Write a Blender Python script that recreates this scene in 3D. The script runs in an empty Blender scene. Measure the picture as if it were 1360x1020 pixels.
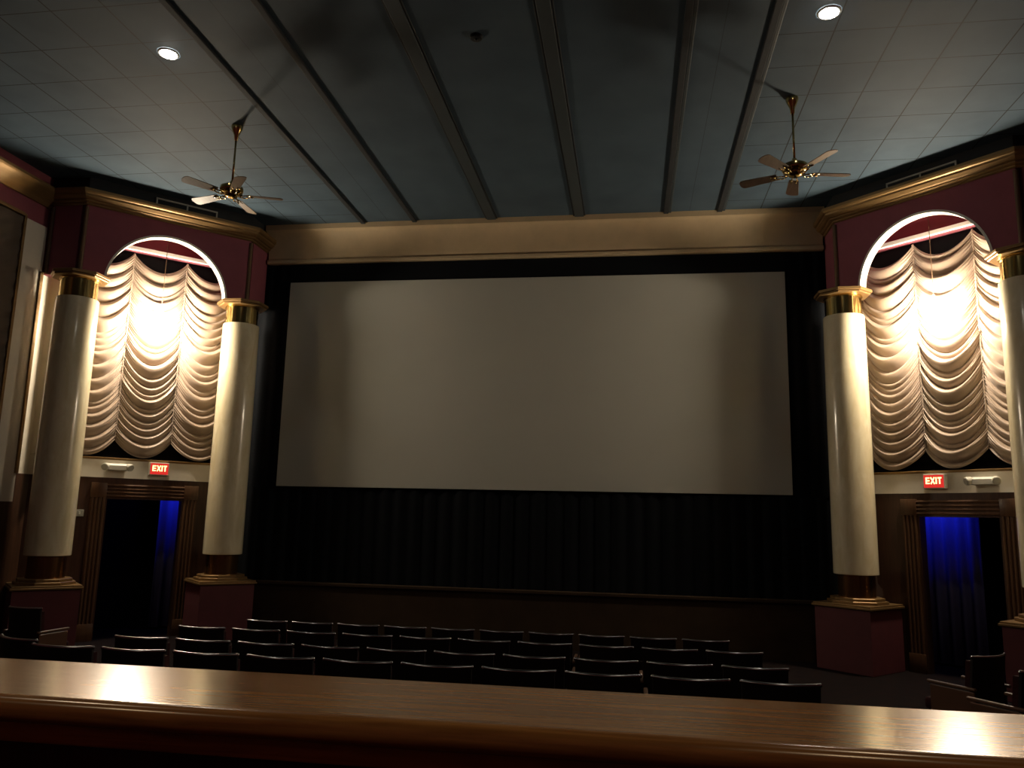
import bpy, bmesh, math, random
from mathutils import Vector, Matrix
random.seed(7)
PI = math.pi
S2 = 2 ** -0.5
scene = bpy.context.scene
COL = scene.collection

# ------------------------------------------------------------------ helpers
def new_bm():
    return bmesh.new()

def box(bm, x0, x1, y0, y1, z0, z1, bevel=0.0):
    m = Matrix.Translation(((x0 + x1) / 2, (y0 + y1) / 2, (z0 + z1) / 2)) @ Matrix.Diagonal((abs(x1 - x0), abs(y1 - y0), abs(z1 - z0), 1))
    r = bmesh.ops.create_cube(bm, size=1, matrix=m)
    if bevel:
        es = list({e for v in r['verts'] for e in v.link_edges})
        bmesh.ops.bevel(bm, geom=es, offset=bevel, segments=2, profile=0.5, affect='EDGES')

def lathe(bm, prof, n=48, cx=0, cy=0, phase=0.0, close=True, mat=None):
    """prof: list of (r, z) from bottom to top"""
    rings = []
    for r, z in prof:
        ring = []
        for i in range(n):
            a = phase + 2 * PI * i / n
            co = Vector((cx + r * math.cos(a), cy + r * math.sin(a), z))
            if mat is not None:
                co = mat @ co
            ring.append(bm.verts.new(co))
        rings.append(ring)
    for a, b in zip(rings, rings[1:]):
        for i in range(n):
            bm.faces.new((a[i], a[(i + 1) % n], b[(i + 1) % n], b[i]))
    if close:
        bm.faces.new(list(reversed(rings[0])))
        bm.faces.new(rings[-1])

def tube(bm, p0, p1, r, n=10):
    p0, p1 = Vector(p0), Vector(p1)
    d = p1 - p0
    q = d.to_track_quat('Z', 'Y').to_matrix().to_4x4()
    lathe(bm, [(r, 0), (r, d.length)], n, mat=Matrix.Translation(p0) @ q)

def sweep(bm, path, prof, close_ends=True):
    """path: list of (x, y); prof: list of (out, z), out = to the left-hand side of travel; mitred."""
    pts = [Vector(p) for p in path]
    rings = []
    for i, p in enumerate(pts):
        ns = []
        if i > 0:
            d = (pts[i] - pts[i - 1]).normalized(); ns.append(Vector((-d.y, d.x)))
        if i < len(pts) - 1:
            d = (pts[i + 1] - pts[i]).normalized(); ns.append(Vector((-d.y, d.x)))
        if len(ns) == 2:
            m = (ns[0] + ns[1]).normalized()
            m = m / max(0.2, m.dot(ns[0]))
        else:
            m = ns[0]
        rings.append([bm.verts.new((p.x + m.x * o, p.y + m.y * o, z)) for o, z in prof])
    n = len(prof)
    for a, b in zip(rings, rings[1:]):
        for i in range(n):
            bm.faces.new((a[i], a[(i + 1) % n], b[(i + 1) % n], b[i]))
    if close_ends:
        bm.faces.new(rings[0]); bm.faces.new(list(reversed(rings[-1])))

def prism(bm, poly, z0, z1):
    a = [bm.verts.new((x, y, z0)) for x, y in poly]
    b = [bm.verts.new((x, y, z1)) for x, y in poly]
    n = len(poly)
    for i in range(n):
        bm.faces.new((a[i], a[(i + 1) % n], b[(i + 1) % n], b[i]))
    bm.faces.new(list(reversed(a))); bm.faces.new(b)

def obj(name, bm, mat, parent=None, smooth=False, autosmooth=None):
    bmesh.ops.recalc_face_normals(bm, faces=bm.faces[:])
    me = bpy.data.meshes.new(name)
    bm.to_mesh(me); bm.free()
    if mat: me.materials.append(mat)
    if smooth:
        for p in me.polygons: p.use_smooth = True
        if autosmooth is not None:
            me.set_sharp_from_angle(angle=math.radians(autosmooth))
    o = bpy.data.objects.new(name, me)
    COL.objects.link(o)
    if parent: o.parent = parent
    return o

def tag(o, label, cat, group=None):
    o['label'] = label; o['category'] = cat
    if group: o['group'] = group
    return o

def thing(name, label, cat, loc=(0, 0, 0), rz=0, group=None):
    o = bpy.data.objects.new(name, None); COL.objects.link(o)
    o.empty_display_size = 0.1
    o.location = loc; o.rotation_euler = (0, 0, rz)
    return tag(o, label, cat, group)

def struct(name, bm, mat, parent=None, **k):
    o = obj(name, bm, mat, parent, **k)
    if parent is None: o['kind'] = 'structure'
    return o

def dup(root, loc, rz, label, group=None):
    r = root.copy(); COL.objects.link(r); r.location = loc; r.rotation_euler = (0, 0, rz)
    r['label'] = label
    if group: r['group'] = group
    for ch in list(root.children):
        c = ch.copy(); COL.objects.link(c); c.parent = r
        for g in list(ch.children):
            d = g.copy(); COL.objects.link(d); d.parent = c
    return r

# ------------------------------------------------------------------ materials
def mat(name, col, rough=0.6, metal=0.0, spec=0.5, var=0.0, vscale=(4, 4, 4), bump=0.0, bscale=60, coat=0.0, sheen=0.0, col2=None, distort=0.0):
    m = bpy.data.materials.new(name); m.use_nodes = True
    nt = m.node_tree; b = nt.nodes['Principled BSDF']
    b.inputs['Base Color'].default_value = (*col, 1)
    b.inputs['Roughness'].default_value = rough
    b.inputs['Metallic'].default_value = metal
    b.inputs['Specular IOR Level'].default_value = spec
    b.inputs['Coat Weight'].default_value = coat
    b.inputs['Coat Roughness'].default_value = 0.12
    if sheen:
        b.inputs['Sheen Weight'].default_value = sheen
    tc = nt.nodes.new('ShaderNodeTexCoord')
    if var or col2:
        mp = nt.nodes.new('ShaderNodeMapping'); mp.inputs['Scale'].default_value = vscale
        nz = nt.nodes.new('ShaderNodeTexNoise'); nz.inputs['Scale'].default_value = 1.0; nz.inputs['Detail'].default_value = 6
        nz.inputs['Roughness'].default_value = 0.6; nz.inputs['Distortion'].default_value = distort
        rp = nt.nodes.new('ShaderNodeValToRGB')
        c2 = col2 if col2 else tuple(c * (1 - var) for c in col)
        rp.color_ramp.elements[0].position = 0.32; rp.color_ramp.elements[0].color = (*c2, 1)
        rp.color_ramp.elements[1].position = 0.68; rp.color_ramp.elements[1].color = (*col, 1)
        nt.links.new(tc.outputs['Object'], mp.inputs['Vector']); nt.links.new(mp.outputs['Vector'], nz.inputs['Vector'])
        nt.links.new(nz.outputs['Fac'], rp.inputs['Fac']); nt.links.new(rp.outputs['Color'], b.inputs['Base Color'])
    if bump:
        n2 = nt.nodes.new('ShaderNodeTexNoise'); n2.inputs['Scale'].default_value = bscale; n2.inputs['Detail'].default_value = 4
        bp = nt.nodes.new('ShaderNodeBump'); bp.inputs['Strength'].default_value = bump; bp.inputs['Distance'].default_value = 0.01
        nt.links.new(tc.outputs['Object'], n2.inputs['Vector']); nt.links.new(n2.outputs['Fac'], bp.inputs['Height'])
        nt.links.new(bp.outputs['Normal'], b.inputs['Normal'])
    return m

def emit(name, col, strength):
    m = bpy.data.materials.new(name); m.use_nodes = True
    nt = m.node_tree; nt.nodes.clear()
    e = nt.nodes.new('ShaderNodeEmission'); e.inputs['Color'].default_value = (*col, 1); e.inputs['Strength'].default_value = strength
    o = nt.nodes.new('ShaderNodeOutputMaterial'); nt.links.new(e.outputs[0], o.inputs[0])
    return m

M = {}
M['red'] = mat('burgundy_wall_paint', (0.27, 0.066, 0.092), 0.75, var=0.15, bump=0.15, bscale=90)
M['pedestal'] = mat('shaded_pedestal_red', (0.105, 0.018, 0.024), 0.7, var=0.2)  # wall red darkened, the dimmer light near the floor put into the colour
M['navy'] = mat('dark_navy_paint', (0.018, 0.022, 0.026), 0.8, var=0.2)
M['cream'] = mat('cream_wall_paint', (0.74, 0.68, 0.57), 0.6, var=0.08, bump=0.05)
M['header'] = mat('tan_header_paint', (0.60, 0.46, 0.28), 0.6, var=0.12)
M['white'] = mat('white_paint', (0.80, 0.77, 0.70), 0.5, var=0.04)
M['gold'] = mat('gold_leaf_moulding', (0.30, 0.18, 0.07), 0.42, metal=0.5, var=0.25, vscale=(3, 3, 12))
M['bronze'] = mat('dull_bronze_strip', (0.15, 0.085, 0.045), 0.5, metal=0.3, var=0.2)
M['brass'] = mat('polished_brass', (0.62, 0.45, 0.17), 0.16, metal=1.0, var=0.2)
M['old_brass'] = mat('aged_brass', (0.33, 0.17, 0.07), 0.22, metal=0.9, var=0.25)
M['shaft'] = mat('cream_marbled_column', (0.74, 0.67, 0.49), 0.24, var=0.2, vscale=(5, 5, 1.6), coat=0.35, col2=(0.62, 0.53, 0.33), distort=1.2)
M['wood_dark'] = mat('dark_stained_wood', (0.075, 0.032, 0.016), 0.42, vscale=(24, 24, 1.5), col2=(0.04, 0.017, 0.009))
M['casing'] = mat('walnut_casing', (0.115, 0.055, 0.024), 0.4, vscale=(24, 24, 1.5), col2=(0.07, 0.03, 0.013))
M['black'] = mat('black_velvet_masking', (0.006, 0.007, 0.009), 0.95, spec=0.1)
M['void'] = mat('matt_black_wall', (0.008, 0.008, 0.010), 0.9, spec=0.1)
M['screen'] = mat('matt_grey_white_screen_cloth', (0.475, 0.475, 0.42), 0.85, var=0.05, vscale=(0.5, 0.5, 0.5), spec=0.2)
M['drape'] = mat('blush_satin_drape', (0.30, 0.225, 0.172), 0.38, var=0.05, spec=0.35, sheen=0.15)
M['dim_drape'] = mat('brown_side_drape', (0.11, 0.075, 0.05), 0.6, var=0.2)
M['carpet'] = mat('dark_patterned_carpet', (0.014, 0.007, 0.006), 0.95, col2=(0.007, 0.006, 0.007), vscale=(6, 6, 6), spec=0.1, bump=0.3, bscale=200)
M['stage'] = mat('stage_front_brown_cloth', (0.050, 0.030, 0.016), 0.85, var=0.3, vscale=(3, 3, 3), spec=0.15)
M['seat'] = mat('burgundy_seat_fabric', (0.045, 0.010, 0.012), 0.85, var=0.3, vscale=(40, 40, 40), spec=0.2)
M['seat_back'] = mat('black_seat_shell', (0.012, 0.009, 0.009), 0.5, spec=0.3)
M['seat_rail'] = mat('glossy_dark_rail', (0.42, 0.42, 0.44), 0.24, spec=0.6, metal=1.0)
M['seat_arm'] = mat('worn_wood_arm', (0.12, 0.06, 0.035), 0.35)
M['iron'] = mat('black_iron', (0.012, 0.012, 0.013), 0.5, metal=0.3)
M['plastic'] = mat('ivory_plastic', (0.62, 0.60, 0.52), 0.4)
M['lens'] = mat('dull_lamp_lens', (0.40, 0.39, 0.34), 0.2)
M['blade'] = mat('tan_wood_blade', (0.13, 0.08, 0.05), 0.4, vscale=(30, 2, 30), col2=(0.09, 0.05, 0.03))
M['dark_metal'] = mat('dark_metal_plate', (0.012, 0.013, 0.013), 0.5, metal=0.2)
M['grille'] = mat('grey_grille_frame', (0.42, 0.40, 0.35), 0.5)
M['blue_drape'] = mat('blue_lit_drape', (0.22, 0.22, 0.45), 0.8, spec=0.1)
M['exit_red'] = emit('lit_red_sign_face', (1.0, 0.045, 0.035), 0.6)
M['exit_letters'] = emit('lit_sign_letters', (1.0, 0.62, 0.22), 3.0)
M['lamp'] = emit('glowing_lamp_globe', (1.0, 0.85, 0.64), 270.0)
M['downlight'] = emit('downlight_lens', (1.0, 0.97, 0.88), 40.0)

def rail_material():
    m = bpy.data.materials.new('varnished_oak'); m.use_nodes = True
    nt = m.node_tree; b = nt.nodes['Principled BSDF']
    tc = nt.nodes.new('ShaderNodeTexCoord')
    mp = nt.nodes.new('ShaderNodeMapping'); mp.inputs['Scale'].default_value = (1.2, 22, 22)
    nz = nt.nodes.new('ShaderNodeTexNoise'); nz.inputs['Scale'].default_value = 2.2; nz.inputs['Detail'].default_value = 8; nz.inputs['Distortion'].default_value = 0.8
    rp = nt.nodes.new('ShaderNodeValToRGB')
    rp.color_ramp.elements[0].position = 0.3; rp.color_ramp.elements[0].color = (0.32, 0.125, 0.030, 1)
    rp.color_ramp.elements[1].position = 0.7; rp.color_ramp.elements[1].color = (0.62, 0.28, 0.075, 1)
    nt.links.new(tc.outputs['Object'], mp.inputs['Vector']); nt.links.new(mp.outputs['Vector'], nz.inputs['Vector'])
    nt.links.new(nz.outputs['Fac'], rp.inputs['Fac']); nt.links.new(rp.outputs['Color'], b.inputs['Base Color'])
    b.inputs['Roughness'].default_value = 0.17
    b.inputs['IOR'].default_value = 1.6
    b.inputs['Coat Weight'].default_value = 0.6; b.inputs['Coat Roughness'].default_value = 0.22; b.inputs['Specular Tint'].default_value = (1.0, 0.74, 0.42, 1)
    b.inputs['Specular IOR Level'].default_value = 0.5
    bp = nt.nodes.new('ShaderNodeBump'); bp.inputs['Strength'].default_value = 0.004; bp.inputs['Distance'].default_value = 0.004
    nt.links.new(nz.outputs['Fac'], bp.inputs['Height']); nt.links.new(bp.outputs['Normal'], b.inputs['Normal'])
    return m
M['oak'] = rail_material()

def ceiling_material():
    """blue-grey painted ceiling; dark tile joints on 0.61 m squares over the two side bays"""
    m = bpy.data.materials.new('blue_grey_ceiling_tiles'); m.use_nodes = True
    nt = m.node_tree; b = nt.nodes['Principled BSDF']; N = nt.nodes.new; L = nt.links.new
    b.inputs['Roughness'].default_value = 0.7; b.inputs['Specular IOR Level'].default_value = 0.25
    tc = N('ShaderNodeTexCoord'); sp = N('ShaderNodeSeparateXYZ'); L(tc.outputs['Object'], sp.inputs[0])
    def math_(op, a, bb=None, c=None):
        n = N('ShaderNodeMath'); n.operation = op
        for i, v in enumerate((a, bb, c)):
            if v is None: continue
            if isinstance(v, (int, float)): n.inputs[i].default_value = v
            else: L(v, n.inputs[i])
        return n.outputs[0]
    ax = math_('ABSOLUTE', math_('ADD', sp.outputs['X'], 1.56))       # distance from the room's axis
    def joint(v, off, pitch, w):
        f = math_('FRACT', math_('DIVIDE', math_('ADD', v, off), pitch))
        d = math_('ABSOLUTE', math_('SUBTRACT', f, 0.5))
        return math_('LESS_THAN', d, w / pitch)
    jx = joint(ax, -3.60 + 0.3, 0.6, 0.007)
    jy = joint(sp.outputs['Y'], -7.62 + 0.305 + 6.1, 0.61, 0.006)
    side = math_('GREATER_THAN', ax, 2.98)
    jl = math_('MULTIPLY', math_('MAXIMUM', jx, jy), side)
    jb = math_('MULTIPLY', joint(ax, -2.50 + 0.21, 0.42, 0.004), math_('GREATER_THAN', ax, 2.1))
    jb = math_('MULTIPLY', jb, math_('LESS_THAN', ax, 2.85))
    j = math_('MAXIMUM', jl, math_('MULTIPLY', jb, 0.6))
    nz = N('ShaderNodeTexNoise'); nz.inputs['Scale'].default_value = 1.6; nz.inputs['Detail'].default_value = 6
    L(tc.outputs['Object'], nz.inputs['Vector'])
    rp = N('ShaderNodeValToRGB')
    rp.color_ramp.elements[0].position = 0.3; rp.color_ramp.elements[0].color = (0.052, 0.080, 0.108, 1)
    rp.color_ramp.elements[1].position = 0.7; rp.color_ramp.elements[1].color = (0.070, 0.106, 0.140, 1)
    L(nz.outputs['Fac'], rp.inputs['Fac'])
    mx = N('ShaderNodeMix'); mx.data_type = 'RGBA'
    L(j, mx.inputs[0]); L(rp.outputs['Color'], mx.inputs[6]); mx.inputs[7].default_value = (0.012, 0.015, 0.017, 1)
    L(mx.outputs[2], b.inputs['Base Color'])
    return m
M['ceiling'] = ceiling_material()
M['batten'] = mat('ceiling_batten_paint', (0.040, 0.054, 0.062), 0.6, var=0.1)

# ------------------------------------------------------------------ key dimensions (metres)
XC = -1.63
YF = 12.5            # screen wall
ZC = 6.85            # ceiling
XL, XR = -8.64, 5.38  # side walls
YB = -3.2
Z_CROWN, Z_SPRING, R_ARCH = 6.19, 5.36, 0.90
FACE = 0.075
Z_CORN = 6.62

def fl(y):            # raked floor
    return max(0.0, min(0.75, 0.25 - (y - 4.6) * 0.072)) if y < 8.1 else 0.0

# ------------------------------------------------------------------ floor, ceiling, side and rear walls
bm = new_bm()
ys = [YB, 0.0, 4.6, 8.08, 14.4]
prev = None
for y in ys:
    z = fl(y)
    row = [bm.verts.new((x, y, z)) for x in (XL - 1.5, XR + 1.5)]
    if prev: bm.faces.new((prev[0], prev[1], row[1], row[0]))
    prev = row
struct('floor', bm, M['carpet'])

bm = new_bm(); box(bm, XL - 1.0, XR + 1.0, YB - 0.2, 14.2, ZC, ZC + 0.2)
struct('ceiling', bm, M['ceiling'])

bm = new_bm(); box(bm, XL - 0.5, XR + 0.5, YB - 0.2, YB, -0.1, ZC)
struct('wall_back', bm, M['red'])

# ceiling battens running towards the screen
ti = 1
def beam(xc, w, h, m):
    global ti
    bm = new_bm(); box(bm, xc - w / 2, xc + w / 2, YB, YF, ZC - h, ZC, 0.008)
    o = struct('trim_%d' % ti, bm, m); ti += 1
    return o
for x in (-4.50, -3.60, 0.57, 1.41):
    beam(x, 0.075, 0.035, M['navy'])
for x in (0.63, 1.47): beam(x, 0.045, 0.02, M['batten'])
for x in (-2.28, -0.825):
    beam(x, 0.15, 0.035, M['batten'])
    for s in (-1, 1): beam(x + s * 0.088, 0.024, 0.02, M['navy'])

# ------------------------------------------------------------------ screen wall
bm = new_bm(); box(bm, -6.95, 3.70, YF + 0.02, YF + 0.2, 0, ZC)
struct('wall_front', bm, M['void'])
# cream coved header
bm = new_bm()
prof = [(0, 6.20), (0.10, 6.20), (0.115, 6.215), (0.115, 6.255), (0.10, 6.27), (0.075, 6.275), (0.07, 6.285)]
for i in range(9):
    a = i / 8 * PI / 2
    prof.append((0.075 + 0.17 * (1 - math.cos(a)), 6.30 + 0.45 * math.sin(a)))
prof += [(0.26, 6.76), (0.26, 6.85), (0, 6.85)]
sweep(bm, [(3.0, YF + 0.01), (-6.26, YF + 0.01)][::-1], [(-o_, z) for o_, z in prof])
struct('trim_%d' % ti, bm, M['header'], smooth=True, autosmooth=30); ti += 1
# low stage front
bm = new_bm(); box(bm, -6.5, 3.3, 12.28, 12.38, 0, 0.80); box(bm, -6.5, 3.3, 12.25, 12.40, 0.80, 0.85, 0.01)
struct('wall_stage', bm, M['stage'])

# black masking drape around the screen (pleated)
def pleats(bm, x0, x1, z0, z1, y, amp, pitch, y_back=None):
    n = max(4, int((x1 - x0) / pitch * 8))
    top, bot = [], []
    for i in range(n + 1):
        x = x0 + (x1 - x0) * i / n
        yy = y - amp * (0.5 + 0.5 * math.sin(2 * PI * (x - x0) / pitch)) - amp * 0.4 * math.sin(5.3 * x)
        bot.append(bm.verts.new((x, yy, z0))); top.append(bm.verts.new((x, yy, z1)))
    for i in range(n):
        bm.faces.new((bot[i], bot[i + 1], top[i + 1], top[i]))
mk = thing('masking_drape', 'black velvet masking drape hanging around and below the blank cinema screen', 'curtain', (XC, YF - 0.02, 0.0))
def mk_part(name, x0, x1, z0, z1, amp=0.02, pitch=0.22):
    bm = new_bm(); pleats(bm, x0 - XC, x1 - XC, z0, z1, -0.0, amp, pitch); obj(name, bm, M['black'], mk, smooth=True)
mk_part('lower_drape', -6.5, 3.22, 0.0, 2.34, 0.03, 0.25)
mk_part('side_panel', -6.5, -5.84, 2.34, 6.19, 0.02)
mk_part('side_panel', 2.43, 3.22, 2.34, 6.19, 0.02)
bm = new_bm(); box(bm, -5.84 - XC, 2.43 - XC, -0.02, 0.0, 5.87, 6.19); obj('top_border', bm, M['black'], mk)

# the screen itself: stretched cloth in a thin frame, corners measured from the photograph
scr = thing('projection_screen', 'blank off-white cinema screen stretched across the front wall', 'screen', (-1.705, YF - 0.07, 2.37))
bm = new_bm(); box(bm, -4.11, 4.11, 0, 0.018, 0.0, 3.49); obj('screen_cloth', bm, M['screen'], scr)
bm = new_bm()
for a in ((-4.10, 4.10, 0.02, 0.045, 0.01, 0.06), (-4.10, 4.10, 0.02, 0.045, 3.42, 3.47), (-4.10, -4.05, 0.02, 0.045, 0.06, 3.42), (4.05, 4.10, 0.02, 0.045, 0.06, 3.42)):
    box(bm, *a)
obj('frame', bm, M['dark_metal'], scr)

# ------------------------------------------------------------------ splayed corner bays (left: +45 deg, right: -45 deg)
U = S2
class Bay:
    pass
bays = {}
for S in 'LR':
    B = Bay(); sg = -1 if S == 'L' else 1      # sg: inner column lies at local x = -sg*1.2
    B.sg = sg
    cin = Vector((XC + sg * 4.74, 11.88)); cout = Vector((XC + sg * 6.44, 10.18))
    B.cin, B.cout = cin, cout
    B.m = (cin + cout) / 2
    B.rz = PI / 4 if S == 'L' else -PI / 4
    B.inn = -sg                                 # local x sign of the inner column
    bays[S] = B
    B.word = 'left' if S == 'L' else 'right'

def loc(B, u, d, z):
    c, s = math.cos(B.rz), math.sin(B.rz)
    return (B.m.x + u * c - d * s, B.m.y + u * s + d * c, z)

def place(o, B, z=0.0):
    o.location = (B.m.x, B.m.y, z); o.rotation_euler = (0, 0, B.rz)
    return o

HW = 1.202 + FACE * math.tan(PI / 8)  # half width of the arch facade between its two corners

for S, B in bays.items():
    sg, inn = B.sg, B.inn
    # ---- arch facade (red), one 0.2 m thick panel with a round arch
    bm = new_bm()
    K = 40
    ztop = 6.60
    fr, bk = [], []
    arc = [(R_ARCH * math.cos(PI - PI * i / K), Z_SPRING - 0.07 + R_ARCH * math.sin(PI - PI * i / K)) for i in range(K + 1)]
    for d, store in ((-FACE, fr), (FACE, bk)):
        lo = [bm.verts.new((x, d, z)) for x, z in arc]
        hi = [bm.verts.new((x, d, ztop)) for x, z in arc]
        l0, l1 = bm.verts.new((-HW, d, arc[0][1])), bm.verts.new((-HW, d, ztop))
        r0, r1 = bm.verts.new((HW, d, arc[-1][1])), bm.verts.new((HW, d, ztop))
        for i in range(K): bm.faces.new((lo[i], lo[i + 1], hi[i + 1], hi[i]))
        bm.faces.new((l0, lo[0], hi[0], l1)); bm.faces.new((lo[-1], r0, r1, hi[-1]))
        store += [l0] + lo + [r0, r1] + hi[::-1] + [l1]
    n = len(fr)
    for i in range(n): bm.faces.new((fr[i], fr[(i + 1) % n], bk[(i + 1) % n], bk[i]))
    fac = place(struct('wall_%s_arch' % B.word, bm, M['red']), B)
    # white lining of the arch with a fine bead at the face
    bm = new_bm()
    Ro, Ri = R_ARCH, R_ARCH - 0.02
    sec = [(Ri, -FACE - 0.006), (Ro + 0.012, -FACE - 0.006), (Ro + 0.012, -FACE), (Ro - 0.001, -FACE), (Ro - 0.001, FACE), (Ri, FACE)]
    rings = []
    for i in range(K + 1):
        a = PI - PI * i / K
        rings.append([bm.verts.new((r * math.cos(a), d, Z_SPRING - 0.07 + r * math.sin(a))) for r, d in sec])
    for a_, b_ in zip(rings, rings[1:]):
        for i in range(len(sec)): bm.faces.new((a_[i], a_[(i + 1) % len(sec)], b_[(i + 1) % len(sec)], b_[i]))
    obj('arch_lining', bm, M['white'], fac, smooth=True, autosmooth=40)
    # world-space corners of the entablature
    c, s = math.cos(B.rz), math.sin(B.rz)
    def wp(u, d): return (B.m.x + u * c - d * s, B.m.y + u * s + d * c)
    A = wp(inn * HW, -FACE); O = wp(-inn * HW, -FACE)
    xw = XL if S == 'L' else XR
    # return faces (towards the screen and towards the side wall), red
    bm = new_bm()
    t = 0.14 * sg
    box(bm, A[0], A[0] + t, A[1] + 0.08, YF + 0.01, Z_SPRING, 6.60)
    struct('wall_%s_return' % B.word, bm, M['red'])
    bm = new_bm()
    box(bm, O[0] + sg * 0.08, xw, O[1], O[1] + 0.14, Z_SPRING - 0.02, 6.60)
    struct('wall_%s_outer_return' % B.word, bm, M['red'])
    # navy frieze between the cornice and the ceiling
    bm = new_bm()
    path = [(xw, O[1]), O, A, (A[0], YF)]
    if S == 'R': path = path[::-1]
    sweep(bm, path, [(0.0, 6.60), (0.0, ZC), (0.14, ZC), (0.14, 6.60)])
    struct('wall_%s_frieze' % B.word, bm, M['navy'])
    # gold cornice
    bm = new_bm()
    cp = [(0.0, 6.41), (0.012, 6.41), (0.03, 6.425), (0.03, 6.44), (0.05, 6.445), (0.07, 6.46), (0.07, 6.475), (0.10, 6.485), (0.135, 6.52), (0.14, 6.545), (0.165, 6.555), (0.18, 6.58), (0.18, Z_CORN), (0.0, Z_CORN)]
    sweep(bm, path, [(-o_, z) for o_, z in cp])
    struct('trim_%d' % ti, bm, M['gold']); ti += 1
    # corner strips on the red entablature
    for (px_, py_) in (A, O, (xw - sg * 0.05, O[1])):
        bm = new_bm()
        lathe(bm, [(0.032, Z_SPRING + 0.0), (0.032, 6.38)], 8, px_, py_)
        struct('trim_%d' % ti, bm, M['bronze'], smooth=True, autosmooth=50); ti += 1

    # ---- rear wall of the bay: lower part with the doorway
    d0, d1 = 0.5, 0.62
    ua, ub = (-1.60, 1.54)
    if S == 'R': ua, ub = -1.54, 1.60
    doorL, doorR = (-0.46, 0.66) if S == 'L' else (-0.54, 0.52)
    zh = 2.10
    bm = new_bm()
    box(bm, ua, doorL, d0, d1, 0, 2.40); box(bm, doorR, ub, d0, d1, 0, 2.40); box(bm, doorL, doorR, d0, d1, zh, 2.40)
    place(struct('wall_front_%s_dado' % B.word, bm, M['wood_dark']), B)
    bm = new_bm(); box(bm, ua, ub, d0 - 0.012, d1, 2.40, 2.69)
    place(struct('wall_front_%s_band' % B.word, bm, M['cream']), B)
    bm = new_bm(); box(bm, ua, ub, d0 + 0.12, d1 + 0.12, 2.69, 6.03)
    place(struct('wall_front_%s' % B.word, bm, M['void']), B)
    bm = new_bm(); box(bm, ua, ub, d0, d1, 6.03, ZC)
    place(struct('wall_front_%s_head' % B.word, bm, M['red']), B)
    # cream strips of wall beside the drape
    bm = new_bm(); box(bm, ua, -1.23, d0 - 0.012, d0 + 0.12, 2.706, 6.03); box(bm, 1.23, ub, d0 - 0.012, d0 + 0.12, 2.706, 6.03)
    place(struct('trim_%d' % ti, bm, M['cream']), B); ti += 1
    bm = new_bm(); box(bm, -inn * 1.23 - 0.02, -inn * 1.23 + 0.02, 0.37, d0 - 0.012, 2.40, 5.6)  # thin jamb added to cut the lamp light spilling onto the outer strip
    place(struct('trim_%d' % ti, bm, M['cream']), B); ti += 1
    # sill ledge under the drape
    bm = new_bm(); box(bm, -1.25, 1.25, 0.468, d0 + 0.12, 2.69, 2.706, 0.004); box(bm, -1.25, 1.25, 0.478, d0 - 0.012, 2.672, 2.69)
    place(struct('trim_%d' % ti, bm, M['gold']), B); ti += 1
    # niche soffit, added above the arch to stop light leaking
    bm = new_bm(); box(bm, -1.2, 1.2, FACE, d0, 6.62, 6.70)
    place(struct('trim_%d' % ti, bm, M['red']), B); ti += 1
    # ---- doorway with reeded casing
    bm = new_bm()
    wcas = 0.21
    def reeds(x0, x1, z0, z1, vertical=True):
        box(bm, x0, x1, d0 - 0.02, d0, z0, z1)
        nre = 4
        for i in range(nre):
            if vertical:
                w = (x1 - x0) / nre; cx = x0 + w * (i + .5)
                lathe(bm, [(w * 0.36, z0), (w * 0.36, z1)], 10, cx, d0 - 0.022)
            else:
                w = (z1 - z0) / nre; cz = z0 + w * (i + .5)
                tube(bm, (x0, d0 - 0.022, cz), (x1, d0 - 0.022, cz), w * 0.36, 10)
    reeds(doorL - wcas, doorL, 0.25, zh); reeds(doorR, doorR + wcas, 0.25, zh); reeds(doorL, doorR, zh, zh + wcas, False)
    box(bm, doorL - wcas - 0.01, doorL, d0 - 0.045, d0, zh, zh + wcas + 0.01, 0.006); box(bm, doorR, doorR + wcas + 0.01, d0 - 0.045, d0, zh, zh + wcas + 0.01, 0.006)
    box(bm, doorL - wcas - 0.01, doorL, d0 - 0.045, d0, 0, 0.25, 0.006); box(bm, doorR, doorR + wcas + 0.01, d0 - 0.045, d0, 0, 0.25, 0.006)
    dr = place(struct('door_%d' % (1 if S == 'L' else 2), bm, M['casing'], smooth=True, autosmooth=35), B)
    bm = new_bm()
    box(bm, doorL - 0.0, doorL + 0.02, d0 - 0.01, d1 + 0.03, 0, zh - 0.02); box(bm, doorR - 0.02, doorR, d0 - 0.01, d1 + 0.03, 0, zh - 0.02); box(bm, doorL, doorR, d0 - 0.01, d1 + 0.03, zh - 0.02, zh)
    obj('door_jamb', bm, M['wood_dark'], dr)
    # ---- vestibule behind the doorway
    bm = new_bm()
    box(bm, -1.4, 1.4, 1.75, 1.85, 0, 2.75); box(bm, -1.5, -1.4, d1, 1.85, 0, 2.75); box(bm, 1.4, 1.5, d1, 1.85, 0, 2.75); box(bm, -1.5, 1.5, d1, 1.85, 2.75, 2.85)
    place(struct('wall_%s_vestibule' % B.word, bm, M['void']), B)
    u0, u1 = (0.52, 1.22) if S == 'L' else (-1.22, -0.14)
    bm = new_bm()
    n = 60; top = []; bot = []
    for i in range(n + 1):
        x = u0 + (u1 - u0) * i / n
        y = 1.40 + 0.035 * math.sin(2 * PI * (x - u0) / 0.17) + 0.02 * math.sin(9 * x)
        bot.append(bm.verts.new((x, y, 0.03))); top.append(bm.verts.new((x, y, 2.6)))
    for i in range(n): bm.faces.new((bot[i], bot[i + 1], top[i + 1], top[i]))
    cur = place(obj('doorway_curtain', bm, M['blue_drape'], smooth=True), B)
    sol = cur.modifiers.new('thickness', 'SOLIDIFY'); sol.thickness = 0.006
    tag(cur, 'blue lit drape glowing inside the %s exit doorway' % B.word, 'curtain')
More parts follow.
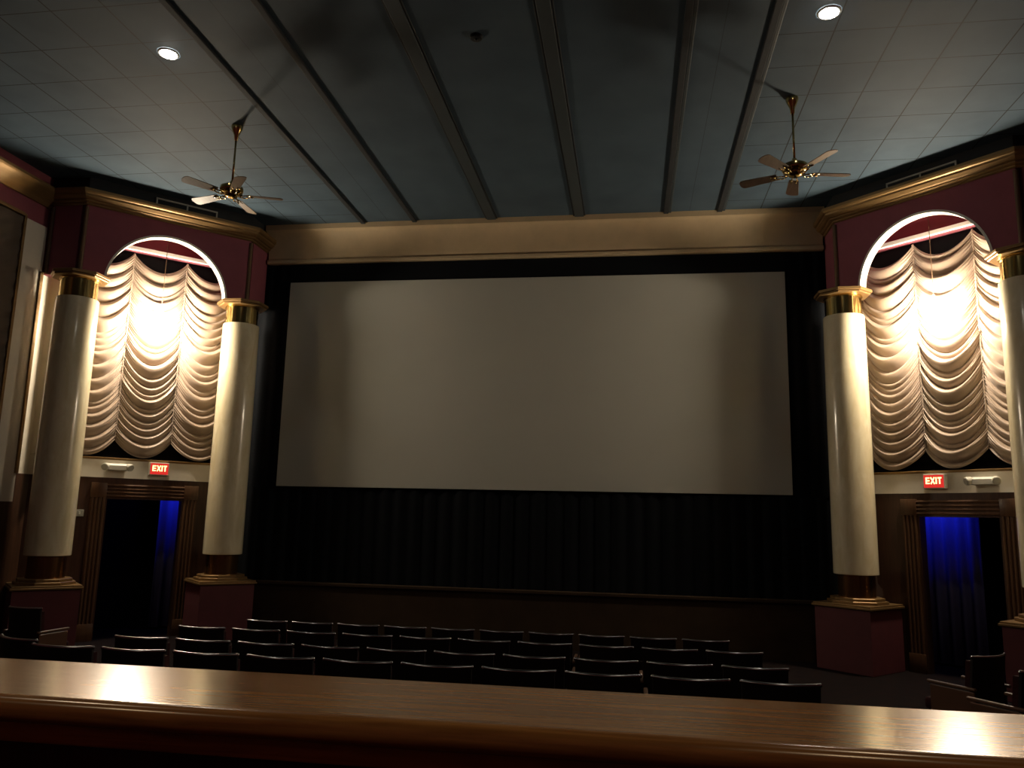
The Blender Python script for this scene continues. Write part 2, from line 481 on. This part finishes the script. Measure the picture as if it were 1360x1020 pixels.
    # the blue lamp above the doorway drape
    ld = bpy.data.lights.new('blue_vestibule_lamp', 'AREA'); ld.shape = 'RECTANGLE'; ld.size = 0.5; ld.size_y = 0.08
    ld.color = (0.03, 0.05, 1.0); ld.energy = 2.8 if S == 'L' else 2.8
    lo = bpy.data.objects.new('blue_vestibule_lamp', ld); COL.objects.link(lo)
    um = (u0 + u1) / 2
    lo.location = loc(B, um, 1.12, 2.62)
    tgt = Vector(loc(B, um, 1.40, 1.75))
    lo.rotation_euler = (tgt - Vector(lo.location)).to_track_quat('-Z', 'Y').to_euler()

# side walls: dado, cream pilaster, draped panel in a gold frame, red head, gold cornice
for S, B in bays.items():
    sg = B.sg; xw = XL if S == 'L' else XR
    O_y = B.m.y + (-HW) * S2 - FACE * S2     # y of the entablature's outer return
    yw = O_y
    def sbox(bm, out0, out1, y0, y1, z0, z1, bev=0.0):   # out: metres into the room from the side wall
        a, b = xw - sg * out0, xw - sg * out1
        box(bm, min(a, b), max(a, b), y0, y1, z0, z1, bev)
    bm = new_bm(); sbox(bm, -0.25, -0.02, YB, 10.9, 0, ZC)
    struct('wall_%s' % B.word, bm, M['red'])
    bm = new_bm(); sbox(bm, -0.02, 0.01, YB, 10.06, 0, 2.0); sbox(bm, -0.02, 0.01, 10.06, 10.45, 0, 2.4)
    struct('baseboard_%s' % B.word, bm, M['wood_dark'])
    bm = new_bm(); sbox(bm, -0.02, 0.02, 9.60, 10.06, 2.0, 6.05); sbox(bm, -0.02, 0.0, 10.06, 10.45, 2.40, Z_SPRING)
    struct('trim_%d' % ti, bm, M['cream']); ti += 1
    bm = new_bm(); sbox(bm, 0.0, 0.045, 10.02, 10.075, 2.4, Z_SPRING); sbox(bm, 0.02, 0.05, 9.585, 9.63, 2.0, 6.09, 0.004)
    sbox(bm, -0.02, 0.05, 6.0, 9.585, 6.05, 6.10, 0.004)
    struct('trim_%d' % ti, bm, M['gold']); ti += 1
    bm = new_bm()
    path = [(xw, YB), (xw, O_y)]
    if S == 'L': path = path[::-1]
    cp = [(-0.02, 6.36), (0.012, 6.36), (0.03, 6.385), (0.05, 6.415), (0.07, 6.44), (0.10, 6.475), (0.135, 6.52), (0.165, 6.555), (0.18, 6.58), (0.18, Z_CORN), (-0.02, Z_CORN)]
    sweep(bm, path, [((o_) * (1 if S == 'R' else 1), z) for o_, z in cp])
    struct('trim_%d' % ti, bm, M['gold']); ti += 1
    # brown swagged side drape in the framed panel
    bm = new_bm()
    rows_, cols_ = 160, 40
    grid = []
    for r in range(rows_ + 1):
        row = []
        for cidx in range(cols_ + 1):
            y = 6.4 + (9.58 - 6.4) * cidx / cols_
            tt = (cidx % 20) / 20 * 2 - 1
            sag = 0.3 * (1 - abs(tt) ** 2.2)
            z = 2.3 + (6.04 - 2.3) * r / rows_
            ph = (z + sag) / 0.22
            row.append(bm.verts.new((xw - sg * (0.012 + 0.02 * (0.5 + 0.5 * math.sin(2 * PI * ph))), y, z)))
        grid.append(row)
    for r in range(rows_):
        for cidx in range(cols_):
            bm.faces.new((grid[r][cidx], grid[r][cidx + 1], grid[r + 1][cidx + 1], grid[r + 1][cidx]))
    if S == 'L':
        o = obj('wall_drape', bm, M['dim_drape'], smooth=True)
        tag(o, 'dim brown swagged drape in gold frame at far left edge', 'curtain')
    else:
        bm.free()

# ------------------------------------------------------------------ columns
def octagon(bm, af, z0, z1, bev=0.006):
    r = af / 2 / math.cos(PI / 8)
    lathe(bm, [(r - bev, z0), (r, z0 + bev), (r, z1 - bev), (r - bev, z1)], 8, phase=PI / 8)

def square45(bm, h, z0, z1, bev=0.006):
    r = h * math.sqrt(2)
    lathe(bm, [(r - bev, z0), (r, z0 + bev), (r, z1 - bev), (r - bev, z1)], 4, phase=0)

def make_column(label, x, y):
    c = thing('column', label, 'column', (x, y, 0), 0, 'columns flanking the draped arches')
    bm = new_bm(); square45(bm, 0.405, 0.0, 0.835); obj('pedestal', bm, M['pedestal'], c)
    bm = new_bm(); square45(bm, 0.435, 0.835, 0.862, 0.004); square45(bm, 0.42, 0.862, 0.885, 0.004); obj('pedestal_cap', bm, M['gold'], c)
    bm = new_bm(); octagon(bm, 0.74, 0.885, 0.925); octagon(bm, 0.66, 0.925, 0.965); obj('plinth_step', bm, M['gold'], c)
    bm = new_bm(); lathe(bm, [(0.245, 0.965), (0.245, 1.27)], 64); obj('base_collar', bm, M['old_brass'], c, smooth=True, autosmooth=40)
    bm = new_bm(); lathe(bm, [(0.288, 1.27), (0.296, 1.278), (0.296, 1.9), (0.292, 3.4), (0.286, 4.95), (0.28, 4.962)], 72); obj('shaft', bm, M['shaft'], c, smooth=True, autosmooth=40)
    bm = new_bm(); lathe(bm, [(0.255, 4.962), (0.255, 5.235), (0.268, 5.24), (0.268, 5.262)], 64); obj('capital_collar', bm, M['brass'], c, smooth=True, autosmooth=40)
    bm = new_bm(); octagon(bm, 0.70, 5.262, 5.29, 0.008); octagon(bm, 0.75, 5.29, 5.335, 0.006); obj('abacus', bm, M['gold'], c)
    return c
BL, BR = bays['L'], bays['R']
col0 = make_column('cream column at far left beside the side wall, with brass collar', BL.cout.x, BL.cout.y)
dup(col0, (BL.cin.x, BL.cin.y, 0), 0, 'cream column between the left draped arch and the screen')
dup(col0, (BR.cin.x, BR.cin.y, 0), 0, 'cream column between the screen and the right draped arch')
dup(col0, (BR.cout.x, BR.cout.y, 0), 0, 'cream column cut off by the right edge of the photo')

# ------------------------------------------------------------------ swag (Austrian) drapes
def swag_drape(label, B):
    rnd = random.Random(11 if B.word == 'left' else 23)
    bm = new_bm()
    W = 0.82; zt, zb = 6.01, 2.995
    NU, NV = 44, 620
    # irregular fold rows: cumulative phase table per panel
    for k in (-1, 0, 1):
        uc = k * W
        edges = [0.0]
        while edges[-1] < (zt - zb) + 1.5:
            edges.append(edges[-1] + rnd.choice((0.085, 0.12, 0.15, 0.18, 0.215)) * rnd.uniform(0.9, 1.1))
        amps = [rnd.uniform(0.7, 1.2) for _ in edges]
        skew = [rnd.uniform(-0.25, 0.25) for _ in edges]
        grid = []
        for j in range(NV + 1):
            v = (zt - zb) * j / NV           # distance down from the gather line
            # fold lookup
            i = 0
            while edges[i + 1] <= v: i += 1
            f = (v - edges[i]) / (edges[i + 1] - edges[i]); wid = edges[i + 1] - edges[i]
            row = []
            for q in range(NU + 1):
                t = q / NU * 2 - 1
                at = abs(t)
                prog = v / (zt - zb)
                S_ = 0.26 + 0.13 * math.sin(PI * prog)
                sag = S_ * (1 - at * at) ** 0.95 + 0.05 * skew[i] * t * (1 - at)
                # rounded roll that hangs over the next row
                h = (math.sin(PI * 0.5 * f / 0.24) if f < 0.24 else math.cos(PI * 0.5 * (f - 0.24) / 0.76) ** 0.9)
                env = 0.22 + 0.78 * (1 - at ** 2.0)
                out = h * wid * 0.50 * amps[i] * env
                fine = 0.010 * math.sin(2 * PI * (v / 0.045 + 0.3 * k)) * max(0.0, at - 0.55) / 0.45
                bulge = 0.055 * (1 - at ** 2) 
                d = 0.585 - (out + bulge + fine)
                z = zt - v - sag - h * 0.012
                row.append(bm.verts.new((uc + t * W / 2, max(d, 0.40), z)))
            grid.append(row)
        for j in range(NV):
            for q in range(NU):
                bm.faces.new((grid[j][q], grid[j][q + 1], grid[j + 1][q + 1], grid[j + 1][q]))
    bmesh.ops.remove_doubles(bm, verts=bm.verts[:], dist=0.0004)
    root = thing('swag_drape', label, 'curtain', (B.m.x, B.m.y, 0), B.rz, 'swagged drapes in the arches')
    o = obj('fabric', bm, M['drape'], root, smooth=True)
    bm = new_bm()
    for u in (-W / 2, W / 2):
        prof = []
        for j in range(200):
            z = zt - (zt - zb - 0.02) * j / 199
            prof.append((0.010 + 0.006 * abs(math.sin(j * 0.9)), z))
        lathe(bm, prof[::-1], 8, u, 0.572)
    obj('gathering_tape', bm, M['drape'], root, smooth=True)
    return root
swag_drape('blush swagged drape in the arch left of the screen', BL)
swag_drape('blush swagged drape in the arch right of the screen', BR)
for B in (BL, BR):
    bm = new_bm(); box(bm, -1.2, 1.2, 0.44, 0.5, 6.03, 6.09, 0.004)
    o = place(obj('drape_batten', bm, M['white']), B)
    tag(o, 'white batten across the top of the %s arch above the drape' % B.word, 'batten', 'white battens above the drapes')

# ------------------------------------------------------------------ pendant lamps in the arches
def pendant(label, B):
    x, y, _ = loc(B, 0.0, 0.22, 0)
    p = thing('pendant_lamp', label, 'lamp', (x, y, 4.85), 0, 'pendant lamps in the arches')
    bm = new_bm(); lathe(bm, [(0.06, 1.74), (0.055, 1.75), (0.03, 1.77)], 20); obj('ceiling_rose', bm, M['brass'], p, smooth=True, autosmooth=40)
    bm = new_bm(); tube(bm, (0, 0, 0.24), (0, 0, 1.75), 0.005, 8); obj('rod', bm, M['bronze'], p, smooth=True)
    bm = new_bm(); lathe(bm, [(0.034, 0.145), (0.036, 0.16), (0.032, 0.19), (0.02, 0.22), (0.010, 0.25)], 28); obj('cap', bm, M['white'], p, smooth=True, autosmooth=40)
    bm = new_bm()
    prof = []
    for i in range(15):
        a = -PI / 2 + (PI * 0.86) * i / 14
        prof.append((max(0.004, 0.16 * math.cos(a)), 0.16 * math.sin(a)))
    lathe(bm, prof, 24); obj('globe', bm, M['lamp'], p, smooth=True)
    return p
pendant('glowing round pendant lamp hanging in the arch left of the screen', BL)
pendant('glowing round pendant lamp hanging in the arch right of the screen', BR)

# ------------------------------------------------------------------ signs, emergency lights, switch, grilles
def exit_sign(B, u, z):
    e = thing('exit_sign', 'lit red EXIT sign above the %s doorway' % B.word, 'sign', loc(B, u, 0.43, z), B.rz, 'exit signs over the doorways')
    bm = new_bm(); box(bm, -0.145, 0.145, -0.03, 0.055, -0.10, 0.10, 0.008); obj('housing', bm, M['plastic'], e)
    bm = new_bm(); box(bm, -0.132, 0.132, -0.036, -0.031, -0.083, 0.087); obj('face', bm, M['exit_red'], e)
    bm = new_bm()
    y0, y1 = -0.0405, -0.0365; zb_, zt_ = -0.035, 0.055; t = 0.017
    def bar(x0, z0, x1, z1):
        d = Vector((x1 - x0, 0, z1 - z0)); l = d.length; a = math.atan2(d.z, d.x)
        mtx = Matrix.Translation(((x0 + x1) / 2, (y0 + y1) / 2, (z0 + z1) / 2)) @ Matrix.Rotation(-a, 4, 'Y') @ Matrix.Diagonal((l, y1 - y0, t, 1))
        bmesh.ops.create_cube(bm, size=1, matrix=mtx)
    # E
    bar(-0.095, zb_, -0.095, zt_); 
    for zz in (zb_ + t / 2, 0.01, zt_ - t / 2): bar(-0.095, zz, -0.052, zz)
    # X
    bar(-0.035, zb_, 0.015, zt_); bar(-0.035, zt_, 0.015, zb_)
    # I
    bar(0.038, zb_, 0.038, zt_)
    # T
    bar(0.083, zb_, 0.083, zt_ - t / 2); bar(0.058, zt_ - t / 2, 0.108, zt_ - t / 2)
    obj('letters', bm, M['exit_letters'], e)
exit_sign(BL, 0.24, 2.565)
exit_sign(BR, -0.25, 2.555)

def emergency_light(B, u, z):
    e = thing('emergency_light', 'ivory twin-head emergency light above the %s doorway' % B.word, 'emergency light', loc(B, u, 0.43, z), B.rz, 'emergency lights over the doorways')
    bm = new_bm()
    pr = [(-0.055, 0.055), (-0.055, -0.03), (-0.045, -0.055), (0.02, -0.055), (0.05, -0.02), (0.05, 0.055)]  # (z, y)
    a = [bm.verts.new((-0.13, y, zz)) for zz, y in pr]; b_ = [bm.verts.new((0.13, y, zz)) for zz, y in pr]
    for i in range(6): bm.faces.new((a[i], a[(i + 1) % 6], b_[(i + 1) % 6], b_[i]))
    bm.faces.new(a); bm.faces.new(b_[::-1])
    obj('body', bm, M['plastic'], e)
    for s in (-1, 1):
        bm = new_bm()
        mt = Matrix.Translation((s * 0.165, -0.035, 0.0)) @ Matrix.Rotation(s * 0.55, 4, 'Z') @ Matrix.Rotation(PI / 2 + 0.25, 4, 'X')
        lathe(bm, [(0.028, -0.055), (0.05, -0.03), (0.056, 0.03), (0.052, 0.042)], 24, mat=mt)
        h = obj('lamp_head', bm, M['plastic'], e, smooth=True, autosmooth=40)
        bm = new_bm(); lathe(bm, [(0.046, 0.0425), (0.044, 0.046)], 24, mat=mt); obj('lens', bm, M['lens'], h, smooth=True, autosmooth=40)
emergency_light(BL, -0.36, 2.565)
emergency_light(BR, 0.37, 2.55)

sw = thing('wall_switch', 'small pale switch box on the dark wall beside the left doorway', 'switch', loc(BL, -0.80, 0.46, 1.86), BL.rz)
bm = new_bm(); box(bm, -0.06, 0.06, 0.0, 0.04, -0.05, 0.05, 0.006); obj('plate', bm, M['lens'], sw)
bm = new_bm(); box(bm, -0.012, 0.012, -0.012, 0.0, -0.02, 0.02, 0.003); obj('toggle', bm, M['plastic'], sw)

def grille(B, u0, u1, z0, z1):
    e = thing('vent_grille', 'grey framed air vent above the cornice of the %s arch' % B.word, 'vent', loc(B, (u0 + u1) / 2, -FACE, z0), B.rz, 'air vents above the cornices')
    w = (u1 - u0) / 2; h = z1 - z0; f = 0.022
    bm = new_bm()
    box(bm, -w, w, -0.03, -0.002, h - f, h); box(bm, -w, w, -0.03, -0.002, 0, f); box(bm, -w, -w + f, -0.03, -0.002, f, h - f); box(bm, w - f, w, -0.03, -0.002, f, h - f); box(bm, -f / 2, f / 2, -0.03, -0.002, f, h - f)
    obj('frame', bm, M['grille'], e)
    bm = new_bm()
    n = 5
    for i in range(n):
        z = f + (h - 2 * f) * (i + .5) / n
        for a_, b_ in ((-w + f, -f / 2), (f / 2, w - f)): box(bm, a_, b_, -0.018, -0.006, z - 0.006, z + 0.006)
    obj('louvres', bm, M['dark_metal'], e)
grille(BL, -0.30, 0.64, 6.63, 6.775)
grille(BR, -0.40, 0.56, 6.63, 6.755)

# ------------------------------------------------------------------ ceiling fans, downlights, detector
def ceiling_fan(label, x, y, rot, drop):
    f = thing('ceiling_fan', label, 'ceiling fan', (x, y, ZC), 0, 'brass ceiling fans')
    bm = new_bm(); lathe(bm, [(0.016, -0.20), (0.022, -0.19), (0.03, -0.13), (0.055, -0.07), (0.07, -0.03), (0.072, 0.0)], 32); obj('canopy', bm, M['brass'], f, smooth=True, autosmooth=40)
    bm = new_bm(); tube(bm, (0, 0, -drop + 0.10), (0, 0, -0.18), 0.013, 14); obj('rod', bm, M['brass'], f, smooth=True)
    bm = new_bm()
    z = -drop
    lathe(bm, [(0.04, z - 0.075), (0.075, z - 0.06), (0.085, z - 0.03), (0.13, z - 0.015), (0.145, z + 0.02), (0.14, z + 0.06), (0.10, z + 0.085), (0.045, z + 0.10), (0.03, z + 0.13), (0.02, z + 0.15)], 40)
    obj('motor_housing', bm, M['brass'], f, smooth=True, autosmooth=50)
    for i in range(5):
        a = rot + 2 * PI * i / 5
        rz = Matrix.Rotation(a, 4, 'Z')
        bm = new_bm()
        # blade: rounded plank, pitched
        outl = []
        r0, r1, w0, w1 = 0.20, 0.64, 0.055, 0.075
        outl += [(r0, -w0), (r1 - 0.05, -w1)]
        for k in range(7):
            b = -PI / 2 + PI * k / 6
            outl.append((r1 - 0.05 + 0.05 * math.cos(b), w1 * math.sin(b)))
        outl += [(r1 - 0.05, w1), (r0, w0)]
        pl = []
        for p in outl:
            if not pl or (Vector(p) - Vector(pl[-1])).length > 1e-5: pl.append(p)
        prism(bm, pl, -0.004, 0.004)
        mt = rz @ Matrix.Translation((0, 0, z - 0.035)) @ Matrix.Rotation(math.radians(12), 4, 'X')
        bmesh.ops.transform(bm, matrix=mt, verts=bm.verts[:])
        bl = obj('blade', bm, M['blade'], f)
        bm = new_bm()
        # scrolled blade iron
        for s in (-1, 1):
            pts = [(0.09, s * 0.012, -0.045), (0.13, s * 0.03, -0.055), (0.18, s * 0.04, -0.05), (0.22, s * 0.02, -0.042), (0.27, s * 0.03, -0.042)]
            for p, q in zip(pts, pts[1:]):
                tube(bm, rz @ Vector((p[0], p[1], z + p[2])), rz @ Vector((q[0], q[1], z + q[2])), 0.008, 8)
        obj('blade_iron', bm, M['brass'], bl, smooth=True)
    return f
ceiling_fan('brass ceiling fan with tan blades hanging above the left arch', -5.03, 8.85, 0.35, 0.90)
ceiling_fan('brass ceiling fan with tan blades hanging above the right arch', 1.875, 8.90, 0.18, 0.90)

def downlight(label, x, y, lit=True):
    d = thing('downlight', label, 'ceiling light', (x, y, ZC), 0, 'recessed ceiling downlights')
    bm = new_bm()
    lathe(bm, [(0.092, -0.014), (0.108, -0.012), (0.115, -0.002)], 32, close=False); obj('trim_ring', bm, M['white'], d, smooth=True)
    bm = new_bm(); lathe(bm, [(0.06, -0.028), (0.092, -0.014), (0.093, -0.006)], 28); obj('lens', bm, M['downlight'], d, smooth=True)
downlight('bright round downlight in the ceiling tiles above the left fan', -4.985, 7.22)
downlight('bright round downlight in the ceiling tiles above the right fan', 1.915, 7.30)
# the house downlights of those two rows (two in view, the rest behind the camera)
for x in (-4.985, 1.915):
    for y, e in ((7.26, 18), (2.7, 36), (-1.5, 36)):
        ld = bpy.data.lights.new('house_downlight', 'SPOT'); ld.energy = e; ld.spot_size = math.radians(140); ld.spot_blend = 0.6
        ld.color = (1.0, 0.86, 0.66); ld.shadow_soft_size = 0.06
        lo = bpy.data.objects.new('house_downlight', ld); COL.objects.link(lo); lo.location = (x, y, ZC - 0.05)

dt = thing('smoke_detector', 'small dark detector on the ceiling between the middle battens', 'detector', (-1.575, 7.30, ZC))
bm = new_bm(); lathe(bm, [(0.04, -0.035), (0.06, -0.028), (0.07, -0.005), (0.07, 0.0)], 20); obj('body', bm, M['dark_metal'], dt, smooth=True, autosmooth=40)
bm = new_bm(); lathe(bm, [(0.012, -0.046), (0.018, -0.034)], 12); obj('sensor', bm, M['iron'], dt, smooth=True)

# ------------------------------------------------------------------ oak ledge in the foreground
led = thing('balcony_ledge', 'wide varnished oak ledge across the foreground with glossy reflections', 'ledge', (-0.4, 1.92, fl(1.92)))
zt = 1.50 - fl(1.92)
bm = new_bm()
prof = [(0.215, zt - 0.045), (0.215, zt - 0.012), (0.205, zt), (-0.175, zt)]
for i in range(9):
    a = PI / 2 - PI * i / 8
    prof.append((-0.185 - 0.028 * math.cos(a), zt - 0.030 + 0.030 * math.sin(a)))
prof += [(-0.17, zt - 0.062)]
a = [bm.verts.new((-3.6, y, z)) for y, z in prof]; b_ = [bm.verts.new((3.2, y, z)) for y, z in prof]
n = len(prof)
for i in range(n): bm.faces.new((a[i], a[(i + 1) % n], b_[(i + 1) % n], b_[i]))
bm.faces.new(a); bm.faces.new(b_[::-1])
obj('top', bm, M['oak'], led, smooth=True, autosmooth=35)
bm = new_bm(); box(bm, -3.6, 3.2, -0.165, 0.17, zt - 0.11, zt - 0.0605, 0.006); obj('moulding', bm, M['oak'], led)
bm = new_bm()
box(bm, -3.6, 3.2, -0.11, 0.12, 0.0, zt - 0.11)
for i in range(9):
    x = -3.4 + i * 0.75
    box(bm, x, x + 0.06, -0.125, -0.108, 0.05, zt - 0.16)
box(bm, -3.6, 3.2, -0.125, -0.108, zt - 0.2, zt - 0.11)
obj('apron', bm, M['wood_dark'], led)

# ------------------------------------------------------------------ theatre seats
def make_seat(label, group):
    r = thing('theatre_seat', label, 'seat', (0, 0, 0), 0, group)
    w = 0.205; H = 0.85
    # curved, reclined backrest (faces +y)
    def by(x, z): return 0.055 * (x / w) ** 2 - 0.10 * (z - 0.45)
    def shell(z0, z1, t, inset):
        bm = new_bm(); n = 14; m_ = 8
        fr, bk = [], []
        for j in range(m_ + 1):
            z = z0 + (z1 - z0) * j / m_
            ww = (w - inset)
            fr.append([bm.verts.new((ww * (2 * i / n - 1), by(ww * (2 * i / n - 1), z) + t[1], z)) for i in range(n + 1)])
            bk.append([bm.verts.new((ww * (2 * i / n - 1), by(ww * (2 * i / n - 1), z) + t[0], z)) for i in range(n + 1)])
        for j in range(m_):
            for i in range(n):
                bm.faces.new((fr[j][i], fr[j][i + 1], fr[j + 1][i + 1], fr[j + 1][i])); bm.faces.new((bk[j][i], bk[j + 1][i], bk[j + 1][i + 1], bk[j][i + 1]))
            bm.faces.new((fr[j][0], fr[j + 1][0], bk[j + 1][0], bk[j][0])); bm.faces.new((fr[j][n], bk[j][n], bk[j + 1][n], fr[j + 1][n]))
        for i in range(n):
            bm.faces.new((fr[0][i], bk[0][i], bk[0][i + 1], fr[0][i + 1])); bm.faces.new((fr[m_][i], fr[m_][i + 1], bk[m_][i + 1], bk[m_][i]))
        return bm
    bk_ = obj('back_shell', shell(0.34, H - 0.012, (-0.02, 0.0), 0.0), M['seat_back'], r, smooth=True, autosmooth=40)
    obj('back_cushion', shell(0.42, H - 0.04, (0.001, 0.055), 0.012), M['seat'], r, smooth=True, autosmooth=40)
    bm = new_bm(); n = 14
    pts = []
    for i in range(n + 1):
        x = w * (2 * i / n - 1); pts.append(Vector((x, by(x, H) - 0.010, H - 0.006)))
    rings = []
    for p in pts:
        rings.append([bm.verts.new((p.x, p.y + 0.0105 * math.cos(2 * PI * k / 12), p.z + 0.0105 * math.sin(2 * PI * k / 12))) for k in range(12)])
    for a, b in zip(rings, rings[1:]):
        for k in range(12): bm.faces.new((a[k], a[(k + 1) % 12], b[(k + 1) % 12], b[k]))
    for p in (pts[0], pts[-1]): bmesh.ops.create_uvsphere(bm, u_segments=10, v_segments=6, radius=0.012, matrix=Matrix.Translation(p))
    obj('top_rail', bm, M['seat_rail'], r, smooth=True)
    bm = new_bm(); box(bm, -0.19, 0.19, 0.06, 0.47, 0.36, 0.46, 0.03); obj('seat_cushion', bm, M['seat'], r, smooth=True, autosmooth=50)
    for s in (-1, 1):
        bm = new_bm(); box(bm, s * 0.216 - 0.015, s * 0.216 + 0.015, -0.02, 0.40, 0.585, 0.61, 0.008); am = obj('armrest', bm, M['seat_arm'], r)
        bm = new_bm(); box(bm, s * 0.216 - 0.011, s * 0.216 + 0.011, 0.02, 0.30, 0.02, 0.585, 0.005); box(bm, s * 0.216 - 0.016, s * 0.216 + 0.016, -0.02, 0.36, 0.0, 0.02, 0.004)
        obj('standard', bm, M['iron'], r)
    return r

ROWS = [  # y of the backs' top, height of the tops, first and last centre x
    (4.64, 1.088, -3.50, 0.80, 'nearest row, just beyond the oak ledge'),
    (5.55, 1.010, -3.56, 0.80, 'second row from the oak ledge'),
    (6.50, 0.958, -3.62, 0.785, 'third row from the oak ledge'),
    (7.75, 0.862, -3.62, 0.68, 'farthest row, before the stage front')]
ORD = ['first', 'second', 'third', 'fourth', 'fifth', 'sixth', 'seventh', 'eighth', 'ninth', 'tenth']
GR = 'dark theatre seats facing the screen'
seat0 = None
for y, zt_, xa, xb, rw in ROWS:
    for i in range(10):
        x = xa + (xb - xa) * i / 9
        lab = '%s dark seat from the left in the %s' % (ORD[i], rw)
        z = fl(y); zoff = zt_ - 0.85
        if seat0 is None:
            seat0 = make_seat(lab, GR); s_ = seat0; s_.location = (x, y, zoff)
        else:
            s_ = dup(seat0, (x, y, zoff), 0, lab)
# side blocks, angled towards the screen
def side_seat(loc_, rz, lab, inner):
    r_ = dup(seat0, loc_, rz, lab)
    bm = new_bm(); box(bm, inner * 0.238 - 0.008, inner * 0.238 + 0.008, -0.02, 0.36, 0.02, 0.58, 0.004)
    obj('end_panel', bm, M['seat_arm'], r_)
side_seat((-6.37, 7.80, 0.03), -0.10, 'dark red seat at the far left, in front of the left pedestal', 1)
side_seat((-4.15, 5.05, 0.20), -0.35, 'seat cut by the left photo edge, beside the nearest row', 1)
side_seat((2.84, 7.10, 0.085), 0.6, 'dark seat at right with wood arm, in front of the right doorway', -1)
side_seat((2.80, 6.20, 0.13), 0.6, 'seat cut by the right photo edge, above the oak ledge end', -1)

# ------------------------------------------------------------------ world, camera, view
w = bpy.data.worlds.new('world'); scene.world = w; w.use_nodes = True
w.node_tree.nodes['Background'].inputs[0].default_value = (0, 0, 0, 1)
w.node_tree.nodes['Background'].inputs[1].default_value = 0

f, W_ = 1046.0, 1360.0
D = Vector((838 - 680, 692 - 510, f)).normalized()
V = Vector((115, -6110, f)); V = (V - V.dot(D) * D).normalized()
X = D.cross(V)
if X.x < 0: X = -X
ROLL = 0.0045
X, V = X * math.cos(ROLL) - V * math.sin(ROLL), V * math.cos(ROLL) + X * math.sin(ROLL)
Rm = Matrix((X, D, V))          # world = Rm @ (right, down, forward)
cx_, cy_, cz_ = Rm.col[0], -Rm.col[1], -Rm.col[2]
cam = bpy.data.cameras.new('camera'); cam.sensor_fit = 'HORIZONTAL'; cam.sensor_width = 36; cam.lens = f / W_ * 36; cam.clip_start = 0.05; cam.clip_end = 100
co = bpy.data.objects.new('camera', cam); COL.objects.link(co)
co.matrix_world = Matrix(((cx_.x, cy_.x, cz_.x, 0), (cx_.y, cy_.y, cz_.y, 0), (cx_.z, cy_.z, cz_.z, 1.93), (0, 0, 0, 1)))
scene.camera = co
scene.view_settings.view_transform = 'Standard'
scene.view_settings.look = 'None'
scene.view_settings.gamma = 1
scene.view_settings.use_curve_mapping = False
scene.view_settings.exposure = 0.25
